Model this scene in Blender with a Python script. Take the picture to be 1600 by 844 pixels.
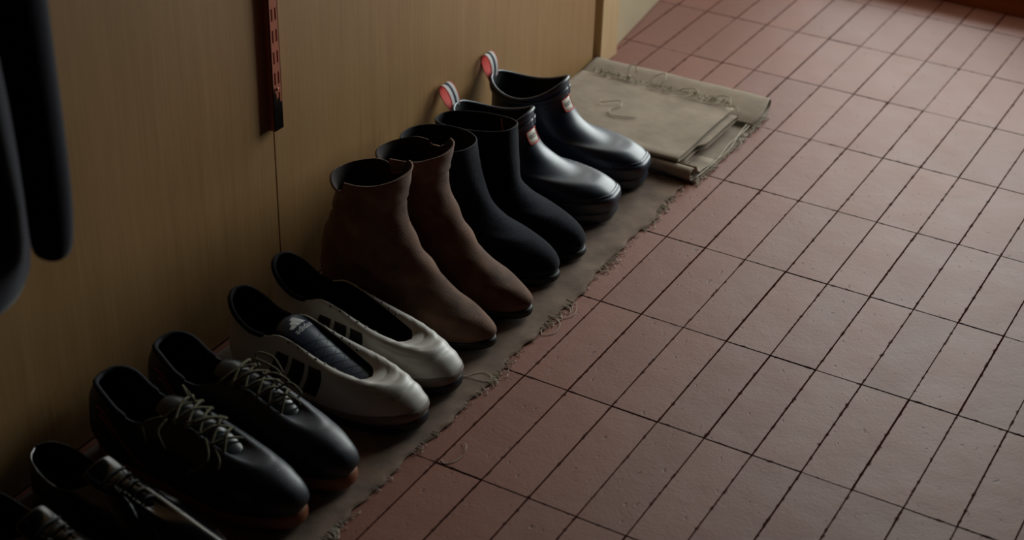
import bpy, bmesh, math, random
import numpy as np

for _o in list(bpy.data.objects):
    bpy.data.objects.remove(_o, do_unlink=True)
SC = bpy.context.scene
COL = SC.collection
rng = random.Random(7)
S = 0.01                                    # everything below is written in centimetres

# ------------------------------------------------------------------ camera
from mathutils import Matrix, Vector
cd = bpy.data.cameras.new('camera')
cam = bpy.data.objects.new('camera', cd)
COL.objects.link(cam)
Mr = Matrix(((0.86572384, -0.27621631, 0.41740482), (0.49988753, 0.43517478, -0.74882265),
             (0.02519298, 0.85692909, 0.51481827)))
cam.matrix_world = Matrix.Translation(Vector((1.22273, -1.98726, 1.21980))) @ Mr.to_4x4()
cd.sensor_fit = 'HORIZONTAL'
cd.sensor_width = 36.0
cd.lens = 56.67
cd.clip_start = 0.02
cd.dof.use_dof = True
cd.dof.focus_distance = 2.25
cd.dof.aperture_fstop = 4.2
SC.camera = cam

# ------------------------------------------------------------------ light
SC.view_settings.view_transform = 'Standard'
SC.view_settings.look = 'None'
SC.view_settings.gamma = 1.0
SC.view_settings.use_curve_mapping = False
SC.view_settings.exposure = 0.0

wd = bpy.data.worlds.new('world')
SC.world = wd
wd.use_nodes = True
bg = wd.node_tree.nodes['Background']
bg.inputs[0].default_value = (0.75, 0.85, 1.0, 1)
bg.inputs[1].default_value = 0.001

ld = bpy.data.lights.new('daylight', 'AREA')
ld.shape = 'RECTANGLE'
ld.size = 1.25
ld.size_y = 1.25
ld.energy = 43.5
ld.color = (0.93, 1.0, 0.97)
lo = bpy.data.objects.new('daylight', ld)
COL.objects.link(lo)
lo.location = (0.46, 1.48, 0.84)
lo.rotation_euler = (math.radians(-84), 0, math.radians(-30))       # shines towards -Y, a little down

# ------------------------------------------------------------------ materials
def lin(c):
    return tuple(((v / 255) / 12.92 if v / 255 <= .04045 else ((v / 255 + .055) / 1.055) ** 2.4) for v in c) + (1.0,)

def mat(name, col, rough=.6, bump=None, var=None, spec=.5, coat=0., metal=0., sheen=0., bump2=None, flecks=None):
    m = bpy.data.materials.new(name)
    m.use_nodes = True
    N, L = m.node_tree.nodes, m.node_tree.links
    b = N['Principled BSDF']
    b.inputs['Base Color'].default_value = lin(col)
    b.inputs['Roughness'].default_value = rough
    b.inputs['Specular IOR Level'].default_value = spec
    b.inputs['Metallic'].default_value = metal
    b.inputs['Coat Weight'].default_value = coat
    b.inputs['Coat Roughness'].default_value = .08
    if sheen:
        b.inputs['Sheen Weight'].default_value = sheen
        b.inputs['Sheen Roughness'].default_value = .5
    tc = N.new('ShaderNodeTexCoord')
    colsock = None
    if var:
        n = N.new('ShaderNodeTexNoise'); n.inputs['Scale'].default_value = var[0]; n.inputs['Detail'].default_value = 5
        L.new(tc.outputs['Object'], n.inputs['Vector'])
        mx = N.new('ShaderNodeMix'); mx.data_type = 'RGBA'
        mx.inputs[6].default_value = lin(tuple(v * (1 - var[1]) for v in col))
        mx.inputs[7].default_value = lin(tuple(min(255, v * (1 + var[1])) for v in col))
        mr = N.new('ShaderNodeMapRange'); mr.inputs[1].default_value = .3; mr.inputs[2].default_value = .7
        L.new(n.outputs['Fac'], mr.inputs[0]); L.new(mr.outputs[0], mx.inputs[0])
        colsock = mx.outputs[2]
    if flecks:
        n = N.new('ShaderNodeTexNoise'); n.inputs['Scale'].default_value = flecks[0]; n.inputs['Detail'].default_value = 2
        L.new(tc.outputs['Object'], n.inputs['Vector'])
        mr = N.new('ShaderNodeMapRange'); mr.inputs[1].default_value = flecks[1]; mr.inputs[2].default_value = flecks[1] + .03
        L.new(n.outputs['Fac'], mr.inputs[0])
        mx = N.new('ShaderNodeMix'); mx.data_type = 'RGBA'
        mx.inputs[6].default_value = lin(col)
        if colsock: L.new(colsock, mx.inputs[6])
        mx.inputs[7].default_value = lin(flecks[2])
        L.new(mr.outputs[0], mx.inputs[0])
        colsock = mx.outputs[2]
    if colsock: L.new(colsock, b.inputs['Base Color'])
    prev = None
    for bb in (bump, bump2):
        if not bb: continue
        n = N.new('ShaderNodeTexNoise'); n.inputs['Scale'].default_value = bb[0]; n.inputs['Detail'].default_value = 4
        mp = N.new('ShaderNodeMapping')
        if len(bb) > 3: mp.inputs['Scale'].default_value = bb[3]
        L.new(tc.outputs['Object'], mp.inputs['Vector']); L.new(mp.outputs[0], n.inputs['Vector'])
        u = N.new('ShaderNodeBump'); u.inputs['Strength'].default_value = bb[1]; u.inputs['Distance'].default_value = bb[2]
        L.new(n.outputs['Fac'], u.inputs['Height'])
        if prev: L.new(prev.outputs[0], u.inputs['Normal'])
        prev = u
    if prev: L.new(prev.outputs[0], b.inputs['Normal'])
    return m

def wood(name, c0, c1, rough, along=2, freq=55, stretch=.035, spec=.4):
    """pale wood with a fine streaky grain running along one axis"""
    m = bpy.data.materials.new(name); m.use_nodes = True
    N, L = m.node_tree.nodes, m.node_tree.links
    b = N['Principled BSDF']; b.inputs['Roughness'].default_value = rough
    b.inputs['Specular IOR Level'].default_value = spec
    tc = N.new('ShaderNodeTexCoord'); mp = N.new('ShaderNodeMapping')
    sc = [1, 1, 1]; sc[along] = stretch
    mp.inputs['Scale'].default_value = sc
    L.new(tc.outputs['Object'], mp.inputs['Vector'])
    a = N.new('ShaderNodeTexNoise'); a.inputs['Scale'].default_value = freq; a.inputs['Detail'].default_value = 6; a.inputs['Distortion'].default_value = .6
    d = N.new('ShaderNodeTexNoise'); d.inputs['Scale'].default_value = freq * 5; d.inputs['Detail'].default_value = 3
    e = N.new('ShaderNodeTexNoise'); e.inputs['Scale'].default_value = 3.2; e.inputs['Detail'].default_value = 2
    L.new(mp.outputs[0], a.inputs['Vector']); L.new(mp.outputs[0], d.inputs['Vector']); L.new(tc.outputs['Object'], e.inputs['Vector'])
    ad = N.new('ShaderNodeMath'); ad.operation = 'ADD'; L.new(a.outputs['Fac'], ad.inputs[0]); L.new(d.outputs['Fac'], ad.inputs[1])
    ad2 = N.new('ShaderNodeMath'); ad2.operation = 'ADD'; L.new(ad.outputs[0], ad2.inputs[0]); L.new(e.outputs['Fac'], ad2.inputs[1])
    mr = N.new('ShaderNodeMapRange'); mr.inputs[1].default_value = 1.1; mr.inputs[2].default_value = 1.9
    L.new(ad2.outputs[0], mr.inputs[0])
    mx = N.new('ShaderNodeMix'); mx.data_type = 'RGBA'
    mx.inputs[6].default_value = lin(c0); mx.inputs[7].default_value = lin(c1)
    L.new(mr.outputs[0], mx.inputs[0]); L.new(mx.outputs[2], b.inputs['Base Color'])
    u = N.new('ShaderNodeBump'); u.inputs['Strength'].default_value = .12; u.inputs['Distance'].default_value = .0006
    L.new(ad.outputs[0], u.inputs['Height']); L.new(u.outputs[0], b.inputs['Normal'])
    return m

def cloth(name, col, weave=420, rough=.9, spec=.15, amt=.25):
    """woven cloth: two crossed fine waves for the threads, a soft mottling"""
    m = mat(name, col, rough, var=(26, amt), spec=spec, sheen=.15)
    N, L = m.node_tree.nodes, m.node_tree.links
    b = N['Principled BSDF']
    tc = N.new('ShaderNodeTexCoord')
    ws = []
    for ax in ('X', 'Y'):
        w = N.new('ShaderNodeTexWave'); w.bands_direction = ax; w.inputs['Scale'].default_value = weave / 3
        w.inputs['Distortion'].default_value = 1.2; w.inputs['Detail Scale'].default_value = 2
        L.new(tc.outputs['Object'], w.inputs['Vector']); ws.append(w)
    ad = N.new('ShaderNodeMath'); ad.operation = 'ADD'
    L.new(ws[0].outputs['Fac'], ad.inputs[0]); L.new(ws[1].outputs['Fac'], ad.inputs[1])
    n = N.new('ShaderNodeTexNoise'); n.inputs['Scale'].default_value = 60; n.inputs['Detail'].default_value = 5
    L.new(tc.outputs['Object'], n.inputs['Vector'])
    u = N.new('ShaderNodeBump'); u.inputs['Strength'].default_value = .25; u.inputs['Distance'].default_value = .0006
    L.new(ad.outputs[0], u.inputs['Height'])
    u2 = N.new('ShaderNodeBump'); u2.inputs['Strength'].default_value = .35; u2.inputs['Distance'].default_value = .002
    L.new(n.outputs['Fac'], u2.inputs['Height']); L.new(u.outputs[0], u2.inputs['Normal'])
    L.new(u2.outputs[0], b.inputs['Normal'])
    return m

def tile_material():
    m = bpy.data.materials.new('terracotta_tile'); m.use_nodes = True
    N, L = m.node_tree.nodes, m.node_tree.links
    b = N['Principled BSDF']
    tc = N.new('ShaderNodeTexCoord')
    at = N.new('ShaderNodeAttribute'); at.attribute_name = 'tile_tone'
    uv = N.new('ShaderNodeUVMap'); uv.uv_map = 'edge'
    def noise(scale, detail=4, vec=None):
        n = N.new('ShaderNodeTexNoise'); n.inputs['Scale'].default_value = scale; n.inputs['Detail'].default_value = detail
        L.new(vec or tc.outputs['Object'], n.inputs['Vector']); return n
    n1 = noise(14, 6); n2 = noise(220, 4); n3 = noise(85, 4)
    mp = N.new('ShaderNodeMapping'); mp.inputs['Scale'].default_value = (1.0, .45, 1); mp.inputs['Rotation'].default_value = (0, 0, .5)
    L.new(tc.outputs['Object'], mp.inputs['Vector'])
    pit = noise(130, 2, mp.outputs[0])
    # tone
    mx = N.new('ShaderNodeMix'); mx.data_type = 'RGBA'
    mx.inputs[6].default_value = lin((118, 65, 49)); mx.inputs[7].default_value = lin((143, 86, 66))
    sm = N.new('ShaderNodeMath'); sm.operation = 'MULTIPLY_ADD'; sm.inputs[1].default_value = .6
    L.new(n1.outputs['Fac'], sm.inputs[0])
    ml = N.new('ShaderNodeMath'); ml.operation = 'MULTIPLY'; ml.inputs[1].default_value = .42
    L.new(at.outputs['Fac'], ml.inputs[0]); L.new(ml.outputs[0], sm.inputs[2])
    L.new(sm.outputs[0], mx.inputs[0])
    # pits: dark spots
    pr = N.new('ShaderNodeMapRange'); pr.inputs[1].default_value = .67; pr.inputs[2].default_value = .76
    L.new(pit.outputs['Fac'], pr.inputs[0])
    mp2 = N.new('ShaderNodeMath'); mp2.operation = 'MULTIPLY'; mp2.inputs[1].default_value = .65
    L.new(pr.outputs[0], mp2.inputs[0])
    mxp = N.new('ShaderNodeMix'); mxp.data_type = 'RGBA'; mxp.inputs[7].default_value = lin((70, 34, 28))
    L.new(mx.outputs[2], mxp.inputs[6]); L.new(mp2.outputs[0], mxp.inputs[0])
    # dirt kept in the worn edges: distance to the edge in cm is stored in the UV map
    sx = N.new('ShaderNodeSeparateXYZ'); L.new(uv.outputs[0], sx.inputs[0])
    mn = N.new('ShaderNodeMath'); mn.operation = 'MINIMUM'; L.new(sx.outputs[0], mn.inputs[0]); L.new(sx.outputs[1], mn.inputs[1])
    wob = N.new('ShaderNodeMath'); wob.operation = 'MULTIPLY_ADD'; wob.inputs[1].default_value = -1.25; 
    L.new(n3.outputs['Fac'], wob.inputs[0]); L.new(mn.outputs[0], wob.inputs[2])
    er = N.new('ShaderNodeMapRange'); er.inputs[1].default_value = -.71; er.inputs[2].default_value = -.64
    er.inputs[3].default_value = 1; er.inputs[4].default_value = 0
    L.new(wob.outputs[0], er.inputs[0])
    mxe = N.new('ShaderNodeMix'); mxe.data_type = 'RGBA'; mxe.inputs[7].default_value = lin((66, 28, 20))
    L.new(mxp.outputs[2], mxe.inputs[6]); L.new(er.outputs[0], mxe.inputs[0])
    L.new(mxe.outputs[2], b.inputs['Base Color'])
    # roughness
    rr = N.new('ShaderNodeMapRange'); rr.inputs[3].default_value = .54; rr.inputs[4].default_value = .64
    L.new(n1.outputs['Fac'], rr.inputs[0])
    rm = N.new('ShaderNodeMix'); rm.inputs[3].default_value = .9
    L.new(rr.outputs[0], rm.inputs[2]); L.new(er.outputs[0], rm.inputs[0]); L.new(rm.outputs[0], b.inputs['Roughness'])
    b.inputs['Specular IOR Level'].default_value = .5
    b.inputs['Coat Weight'].default_value = .0; b.inputs['Coat Roughness'].default_value = .46; b.inputs['Coat IOR'].default_value = 1.7
    hs = N.new('ShaderNodeMath'); hs.operation = 'MULTIPLY_ADD'; hs.inputs[1].default_value = -1.6
    L.new(pr.outputs[0], hs.inputs[0]); L.new(n2.outputs['Fac'], hs.inputs[2])
    u = N.new('ShaderNodeBump'); u.inputs['Strength'].default_value = .32; u.inputs['Distance'].default_value = .0007
    L.new(hs.outputs[0], u.inputs['Height'])
    u2 = N.new('ShaderNodeBump'); u2.inputs['Strength'].default_value = .35; u2.inputs['Distance'].default_value = .004
    L.new(n1.outputs['Fac'], u2.inputs['Height']); L.new(u.outputs[0], u2.inputs['Normal'])
    L.new(u2.outputs[0], b.inputs['Normal'])
    return m

M = dict(
    tile=tile_material(),
    grout=mat('grout', (84, 36, 25), 1.0, spec=.05, bump=(300, .5, .001)),
    birch=wood('birch_panel', (158, 117, 71), (176, 137, 89), .45, spec=.75),
    birch_edge=mat('panel_gap', (46, 26, 12), .9),
    pine=wood('pine_trim', (208, 174, 126), (228, 198, 154), .5, freq=40),
    cream=mat('cream_paint', (190, 172, 140), .5, var=(6, .04)),
    dark_wood=wood('dark_stained_wood', (120, 54, 16), (150, 76, 26), .5, along=0),
    glass=None,
    rail=mat('rail_enamel', (188, 108, 82), .42, var=(30, .08), spec=.5),
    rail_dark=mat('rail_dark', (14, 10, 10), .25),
    linen=cloth('runner_linen', (119, 98, 84), amt=.14),
    linen2=cloth('folded_linen', (158, 141, 124), amt=.06),
    thread=mat('thread', (196, 186, 168), .9),
    patent=mat('patent_leather', (8, 8, 10), .12, spec=.6, coat=.6),
    black_sole=mat('black_rubber', (14, 14, 15), .55),
    black_lining=mat('black_lining', (10, 9, 10), .9),
    sneaker=mat('black_boot_leather', (38, 42, 52), .46, bump=(420, .25, .0006), spec=.55, flecks=(55, .735, (150, 155, 160))),
    gum=mat('gum_rubber', (150, 92, 62), .6),
    orange=mat('orange_print', (190, 84, 26), .6),
    black_lace=mat('black_lace', (9, 9, 10), .7),
    lace=mat('olive_lace', (88, 83, 62), .9, bump=(900, .6, .0008), var=(500, .4)),
    satin=mat('grey_satin', (40, 46, 48), .26),
    navy_lining=mat('navy_lining', (16, 15, 26), .85, bump=(500, .3, .0006)),
    white_leather=mat('white_leather', (198, 193, 186), .42, bump=(260, .15, .0006), var=(18, .05)),
    mudguard=mat('toe_guard_suede', (132, 120, 110), .75, bump=(600, .4, .0006)),
    blue_black=mat('blue_black_rubber', (18, 22, 34), .45),
    stripe=mat('black_stripe', (12, 12, 14), .6),
    tongue=mat('navy_tongue', (44, 54, 72), .36),
    silver=mat('silver_print', (238, 240, 242), .45),
    suede=mat('brown_suede', (106, 79, 65), .85, bump=(380, .4, .0012), var=(26, .24), sheen=.1, spec=.2),
    suede_in=mat('brown_lining', (40, 28, 24), .9),
    heel=mat('stacked_heel', (24, 18, 16), .6),
    wool=mat('navy_felt', (20, 22, 32), .95, bump=(700, .9, .0016), var=(420, .6), sheen=.15, spec=.1),
    gold=mat('brass_teeth', (190, 130, 60), .35, metal=1.0),
    rubber=mat('navy_rubber', (32, 43, 62), .42, var=(30, .06), spec=.9, bump=(30, .08, .002)),
    red=mat('red_webbing', (214, 62, 50), .7, bump=(1500, .4, .0004)),
    white=mat('white_webbing', (226, 224, 222), .7, bump=(1500, .4, .0004)),
    navy=mat('navy_webbing', (22, 30, 52), .7, bump=(1500, .4, .0004)),
    label_white=mat('label_white', (222, 214, 200), .5),
    coat=mat('navy_coat_wool', (20, 18, 36), .95, bump=(500, .4, .001), sheen=.2, spec=.1),
    steel=mat('steel_hook', (120, 120, 120), .35, metal=1.0),
)
def glass_material():
    m = bpy.data.materials.new('window_glass'); m.use_nodes = True
    N, L = m.node_tree.nodes, m.node_tree.links
    N.clear()
    o = N.new('ShaderNodeOutputMaterial'); t = N.new('ShaderNodeBsdfTransparent'); g = N.new('ShaderNodeBsdfGlossy')
    g.inputs['Roughness'].default_value = .02
    f = N.new('ShaderNodeFresnel'); f.inputs[0].default_value = 1.45
    mx = N.new('ShaderNodeMixShader')
    L.new(f.outputs[0], mx.inputs[0]); L.new(t.outputs[0], mx.inputs[1]); L.new(g.outputs[0], mx.inputs[2]); L.new(mx.outputs[0], o.inputs[0])
    return m
M['glass'] = glass_material()

# ------------------------------------------------------------------ mesh helpers
def mk(name, V, F, m, parent=None, smooth=True, fm=None, solid=0, sub=0, bev=0, offset=-1):
    me = bpy.data.meshes.new(name)
    me.from_pydata([tuple(float(c) * S for c in v) for v in V], [], [tuple(int(i) for i in f) for f in F])
    ms = m if isinstance(m, (list, tuple)) else [m]
    for q in ms: me.materials.append(q)
    if fm is not None: me.polygons.foreach_set('material_index', list(fm))
    if smooth: me.polygons.foreach_set('use_smooth', [True] * len(me.polygons))
    me.update()
    o = bpy.data.objects.new(name, me); COL.objects.link(o)
    if parent is not None: o.parent = parent
    if solid:
        md = o.modifiers.new('thick', 'SOLIDIFY'); md.thickness = solid * S; md.offset = offset; md.use_even_offset = False
    if bev:
        md = o.modifiers.new('bevel', 'BEVEL'); md.width = bev * S; md.segments = 2; md.limit_method = 'ANGLE'
    if sub:
        md = o.modifiers.new('sub', 'SUBSURF'); md.levels = sub; md.render_levels = sub
    return o

def thing(name, label, cat, loc, rz=0., group=None):
    o = bpy.data.objects.new(name, None); COL.objects.link(o)
    o.empty_display_size = .05
    o.location = tuple(c * S for c in loc); o.rotation_euler = (0, 0, math.radians(rz))
    o['label'] = label; o['category'] = cat
    if group: o['group'] = group
    return o

def struct(o):
    o['kind'] = 'structure'; return o

def boxes(L):
    V, F = [], []
    for (x0, x1, y0, y1, z0, z1) in L:
        k = len(V)
        V += [(x0, y0, z0), (x1, y0, z0), (x1, y1, z0), (x0, y1, z0), (x0, y0, z1), (x1, y0, z1), (x1, y1, z1), (x0, y1, z1)]
        F += [(k, k+3, k+2, k+1), (k+4, k+5, k+6, k+7), (k, k+1, k+5, k+4), (k+1, k+2, k+6, k+5), (k+2, k+3, k+7, k+6), (k+3, k, k+4, k+7)]
    return V, F

def cr(P, n, closed=False):
    """Catmull-Rom through the points, n samples a segment"""
    P = np.asarray(P, float); K = len(P); out = []
    for i in range(K if closed else K - 1):
        if closed: a, b, c, d = P[(i-1) % K], P[i], P[(i+1) % K], P[(i+2) % K]
        else:
            b, c = P[i], P[i+1]
            a = P[i-1] if i else 2*b - c
            d = P[i+2] if i + 2 < K else 2*c - b
        for j in range(n):
            t = j / n
            out.append(.5*((2*b) + (c-a)*t + (2*a-5*b+4*c-d)*t*t + (3*b-a-3*c+d)*t**3))
    if not closed: out.append(P[-1])
    return np.array(out)

def tube_geo(P, r, seg=8, closed=False):
    P = np.asarray(P, float); n = len(P)
    rr = np.full(n, r) if np.isscalar(r) else np.asarray(r)
    V, F = [], []
    T = np.gradient(P, axis=0) if not closed else (np.roll(P, -1, 0) - np.roll(P, 1, 0))
    T /= np.linalg.norm(T, axis=1)[:, None] + 1e-9
    up = np.array([0, 0, 1.]) if abs(T[0][2]) < .9 else np.array([1., 0, 0])
    N = up - T[0]*(up @ T[0]); N /= np.linalg.norm(N)
    for i in range(n):
        N = N - T[i]*(N @ T[i]); N /= np.linalg.norm(N) + 1e-9
        B = np.cross(T[i], N)
        for k in range(seg):
            a = 2*math.pi*k/seg
            V.append(P[i] + rr[i]*(math.cos(a)*N + math.sin(a)*B))
    for i in range(n if closed else n-1):
        for k in range(seg):
            a, b = i*seg+k, i*seg+(k+1) % seg
            j = (i+1) % n
            F.append((a, b, j*seg+(k+1) % seg, j*seg+k))
    if not closed:
        F.append(tuple(range(seg))[::-1]); F.append(tuple((n-1)*seg+k for k in range(seg)))
    return V, F

def merge(parts):
    V, F = [], []
    for v, f in parts:
        k = len(V); V += list(v); F += [tuple(i+k for i in q) for q in f]
    return V, F

# ------------------------------------------------------------------ shoe geometry
NF = 56
PHI = np.arange(NF) * 2*math.pi/NF             # 0 = toe, then along the near side (-y) to the heel and back along the far side
TT = (1 + np.cos(PHI))/2
GX = [0, .12, .25, .4, .55, .68, .8, .9, 1.]
GY = [.95, .90, .82, .80, .90, 1.02, 1.04, 1.0, .95]

def ring(xb, zb, xf, zf, w, m=0., e=.85, sag=0., lift=0., bend=0., near=None, far=None, pw=0.):
    """one girth line of a shoe from heel (xb,zb) to front (xf,zf), half width w;
    m=1 is the plan of a foot, m=0 an ellipse"""
    x = xb + (xf - xb)*TT
    z = zb + (zf - zb)*TT + sag*4*TT*(1-TT) + lift*np.clip((TT-.70)/.30, 0, 1)**2
    g = 1 + m*(np.interp(TT, GX, GY) - 1)
    s = np.sin(PHI)
    y = -w*np.sign(s)*np.abs(s)**e*g*(1 + pw*(TT-.5))
    y = y + bend*(np.clip(TT-.45, 0, 1)**2*3.0 - .1)
    if near is not None: z = z + np.where(s >= 0, np.interp(TT, near[0], near[1]), 0)
    if far is not None: z = z + np.where(s < 0, np.interp(TT, far[0], far[1]), 0)
    return np.c_[x, y, z]

def collar(tab, bend=0., far=None):
    """an opening's edge: (x, half width, z) from heel to throat, mirrored unless far is given"""
    def half(t):
        P = cr(t, 14); d = np.r_[0, np.cumsum(np.linalg.norm(np.diff(P, axis=0), axis=1))]
        s = np.linspace(0, d[-1], NF//2+1)
        return np.c_[[np.interp(s, d, P[:, k]) for k in range(3)]].T
    a = half(tab)[::-1]; b = half(far or tab)
    a = a*[1, -1, 1]
    R = np.r_[a[:-1], b[:-1]]
    return R

class Loft:
    def __init__(s, rings, n=6, disp=None, mirror=False):
        K = np.array(rings)
        if mirror: K = K*np.array([1, -1, 1]); K = np.concatenate([K[:, :1], K[:, :0:-1]], axis=1)
        h = np.linalg.norm(np.diff(K, axis=0), axis=2).mean(1) + 1e-6
        T = np.zeros_like(K)
        for i in range(len(K)):
            if i == 0: T[i] = (K[1]-K[0])/h[0]
            elif i == len(K)-1: T[i] = (K[-1]-K[-2])/h[-1]
            else:
                d0, d1 = (K[i]-K[i-1])/h[i-1], (K[i+1]-K[i])/h[i]
                T[i] = (d0*h[i] + d1*h[i-1])/(h[i]+h[i-1])
        D = []
        for i in range(len(K)-1):
            for j in range(n):
                t = j/n
                D.append((2*t**3-3*t*t+1)*K[i] + (t**3-2*t*t+t)*h[i]*T[i] + (-2*t**3+3*t*t)*K[i+1] + (t**3-t*t)*h[i]*T[i+1])
        D.append(K[-1])
        s.D = np.array(D); s.calcN()
        if disp is not None:
            nv = len(s.D)
            U, Vv = np.meshgrid(np.arange(NF)/NF, np.arange(nv)/(nv-1))
            s.D = s.D + s.N*disp(U, Vv, s.D)[..., None]; s.calcN()
    def calcN(s):
        du = np.roll(s.D, -1, 1) - np.roll(s.D, 1, 1); dv = np.gradient(s.D, axis=0)
        N = np.cross(dv, du); s.N = N/(np.linalg.norm(N, axis=2)[..., None] + 1e-9)
    def ev(s, u, v, off=0.):
        nv = len(s.D)-1
        a = (u % 1)*NF; i = int(a) % NF; fa = a-int(a); b = min(max(v, 0), 1)*nv; j = min(int(b), nv-1); fb = b-j
        def bl(A): return (A[j, i]*(1-fa)+A[j, (i+1) % NF]*fa)*(1-fb) + (A[j+1, i]*(1-fa)+A[j+1, (i+1) % NF]*fa)*fb
        return bl(s.D) + off*bl(s.N)
    def mesh(s, name, m, parent, j0=0, j1=None, off=0., flip=False, cap0=False, cap1=False, **kw):
        j1 = len(s.D)-1 if j1 is None else j1
        G = (s.D + off*s.N)[j0:j1+1]; n = len(G)
        V = G.reshape(-1, 3); F = []
        for j in range(n-1):
            for i in range(NF):
                k = (i+1) % NF
                f = (j*NF+i, (j+1)*NF+i, (j+1)*NF+k, j*NF+k)
                F.append(f[::-1] if flip else f)
        for on, base, fl in ((cap0, 0, False), (cap1, (n-1)*NF, True)):
            if not on: continue
            for i in range(NF//2):
                a, b, c, d = i, i+1, (NF-i-1) % NF, (NF-i) % NF
                f = [base+q for q in (a, b, c, d)]
                if a == d: f = f[:3]
                if b == c: f = [f[0], f[1], f[3]]
                if fl != flip: f = f[::-1]
                F.append(tuple(f))
        return mk(name, V, F, m, parent, **kw)
    def patch(s, name, m, parent, Q, nu=8, nv=4, off=.05, th=.08, rnd=0., **kw):
        """a piece laid on the surface: Q = four (u,v) corners in turn"""
        Q = np.array(Q, float); V, F = [], []
        for j in range(nv+1):
            for i in range(nu+1):
                a, b = i/nu, j/nv
                q = (Q[0]*(1-a)+Q[1]*a)*(1-b) + (Q[3]*(1-a)+Q[2]*a)*b
                V.append(s.ev(q[0], q[1], off))
        for j in range(nv):
            for i in range(nu):
                k = j*(nu+1)+i; F.append((k, k+nu+1, k+nu+2, k+1))
        return mk(name, V, F, m, parent, solid=th, offset=0, **kw)
    def band(s, name, m, parent, u0, u1, v0f, v1f, nu=40, nv=4, off=.05, th=.1):
        V, F = [], []
        for j in range(nv+1):
            for i in range(nu+1):
                a = i/nu; u = u0+(u1-u0)*a; b = j/nv
                V.append(s.ev(u, v0f(a)*(1-b)+v1f(a)*b, off))
        for j in range(nv):
            for i in range(nu):
                k = j*(nu+1)+i; F.append((k, k+nu+1, k+nu+2, k+1))
        return mk(name, V, F, m, parent, solid=th, offset=0)
    def line(s, UV, off=.05, n=8):
        UV = cr(np.array(UV, float), n)
        return np.array([s.ev(u, v, off) for u, v in UV])

def shift(P, dx):                                     # profile numbers run from the wall; the Empty stands at mid length
    P = np.array(P, float); P[..., 0] -= dx; return P

def sole_loft(xb, xf, w, z0, z1, lift, bend, e=.85, bulge=.12, mirror=False, m=1., zh=None):
    k = dict(m=m, e=e, bend=bend, lift=lift)
    zb = z0
    R = [ring(xb+.5, zb, xf-.5, z0, w-.45, **k), ring(xb+.1, zb, xf-.1, z0, w-.08, **k), ring(xb, zb+.15, xf, z0+.15, w, **k),
         ring(xb-bulge, (z0+z1)/2, xf+bulge, (z0+z1)/2, w+bulge, **k), ring(xb, z1-.15, xf, z1-.15, w, **k),
         ring(xb+.1, z1, xf-.1, z1, w-.08, **k), ring(xb+.5, z1, xf-.5, z1, w-.45, **k)]
    return Loft(R, n=3)

class Sheet:
    """an open strip with a centre path (x,z), half widths and an arch across it"""
    def __init__(s, path, hw, arch, y0=0., n=8, tilt=0.):
        P = cr(np.c_[np.array(path, float), np.array(hw, float), np.array(arch, float)], n)
        s.P = P; s.y0 = y0; s.tilt = tilt
    def ev(s, a, b, off=0.):
        """a 0..1 along, b -1..1 across"""
        k = min(max(a, 0), 1)*(len(s.P)-1); i = min(int(k), len(s.P)-2); f = k-i
        x, z, w, h = s.P[i]*(1-f)+s.P[i+1]*f
        d = s.P[i+1]-s.P[i]; l = math.hypot(d[0], d[1])+1e-9
        nx, nz = -d[1]/l, d[0]/l
        if nz < 0: nx, nz = -nx, -nz
        dd = off - h*b*b
        return np.array([x+nx*dd, s.y0+w*b, z+nz*dd + s.tilt*b])
    def mesh(s, name, m, parent, na=36, nb=12, th=.25, a0=0, a1=1, rnd=.06, **kw):
        V, F = [], []
        for i in range(na+1):
            a = a0+(a1-a0)*i/na
            q = min(1, min(a-a0, a1-a)/rnd) if rnd else 1
            sh = .72+.28*math.sqrt(max(0, 1-(1-q)**2))
            for j in range(nb+1): V.append(s.ev(a, (-1+2*j/nb)*sh))
        for i in range(na):
            for j in range(nb):
                k = i*(nb+1)+j; F.append((k, k+1, k+nb+2, k+nb+1))
        return mk(name, V, F, m, parent, solid=th, offset=0, **kw)

def text_geo(body):
    """outline of a word as a flat triangulated shape, width 1, baseline at 0"""
    cu = bpy.data.curves.new('word', 'FONT'); cu.body = body; cu.resolution_u = 3
    o = bpy.data.objects.new('word', cu); COL.objects.link(o)
    dg = bpy.context.evaluated_depsgraph_get()
    me = o.evaluated_get(dg).to_mesh()
    V = np.array([v.co[:2] for v in me.vertices]); F = [tuple(p.vertices) for p in me.polygons]
    o.evaluated_get(dg).to_mesh_clear()
    bpy.data.objects.remove(o, do_unlink=True); bpy.data.curves.remove(cu)
    V[:, 0] -= V[:, 0].min(); k = V[:, 0].max(); V = V/k
    return V, F

def lining_of(Lf, parent, m, inset=.32, j0=4, name='lining'):
    return Lf.mesh(name, m, parent, j0=j0, off=-inset, flip=True, cap0=True)
# === END CORE ===

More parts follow.
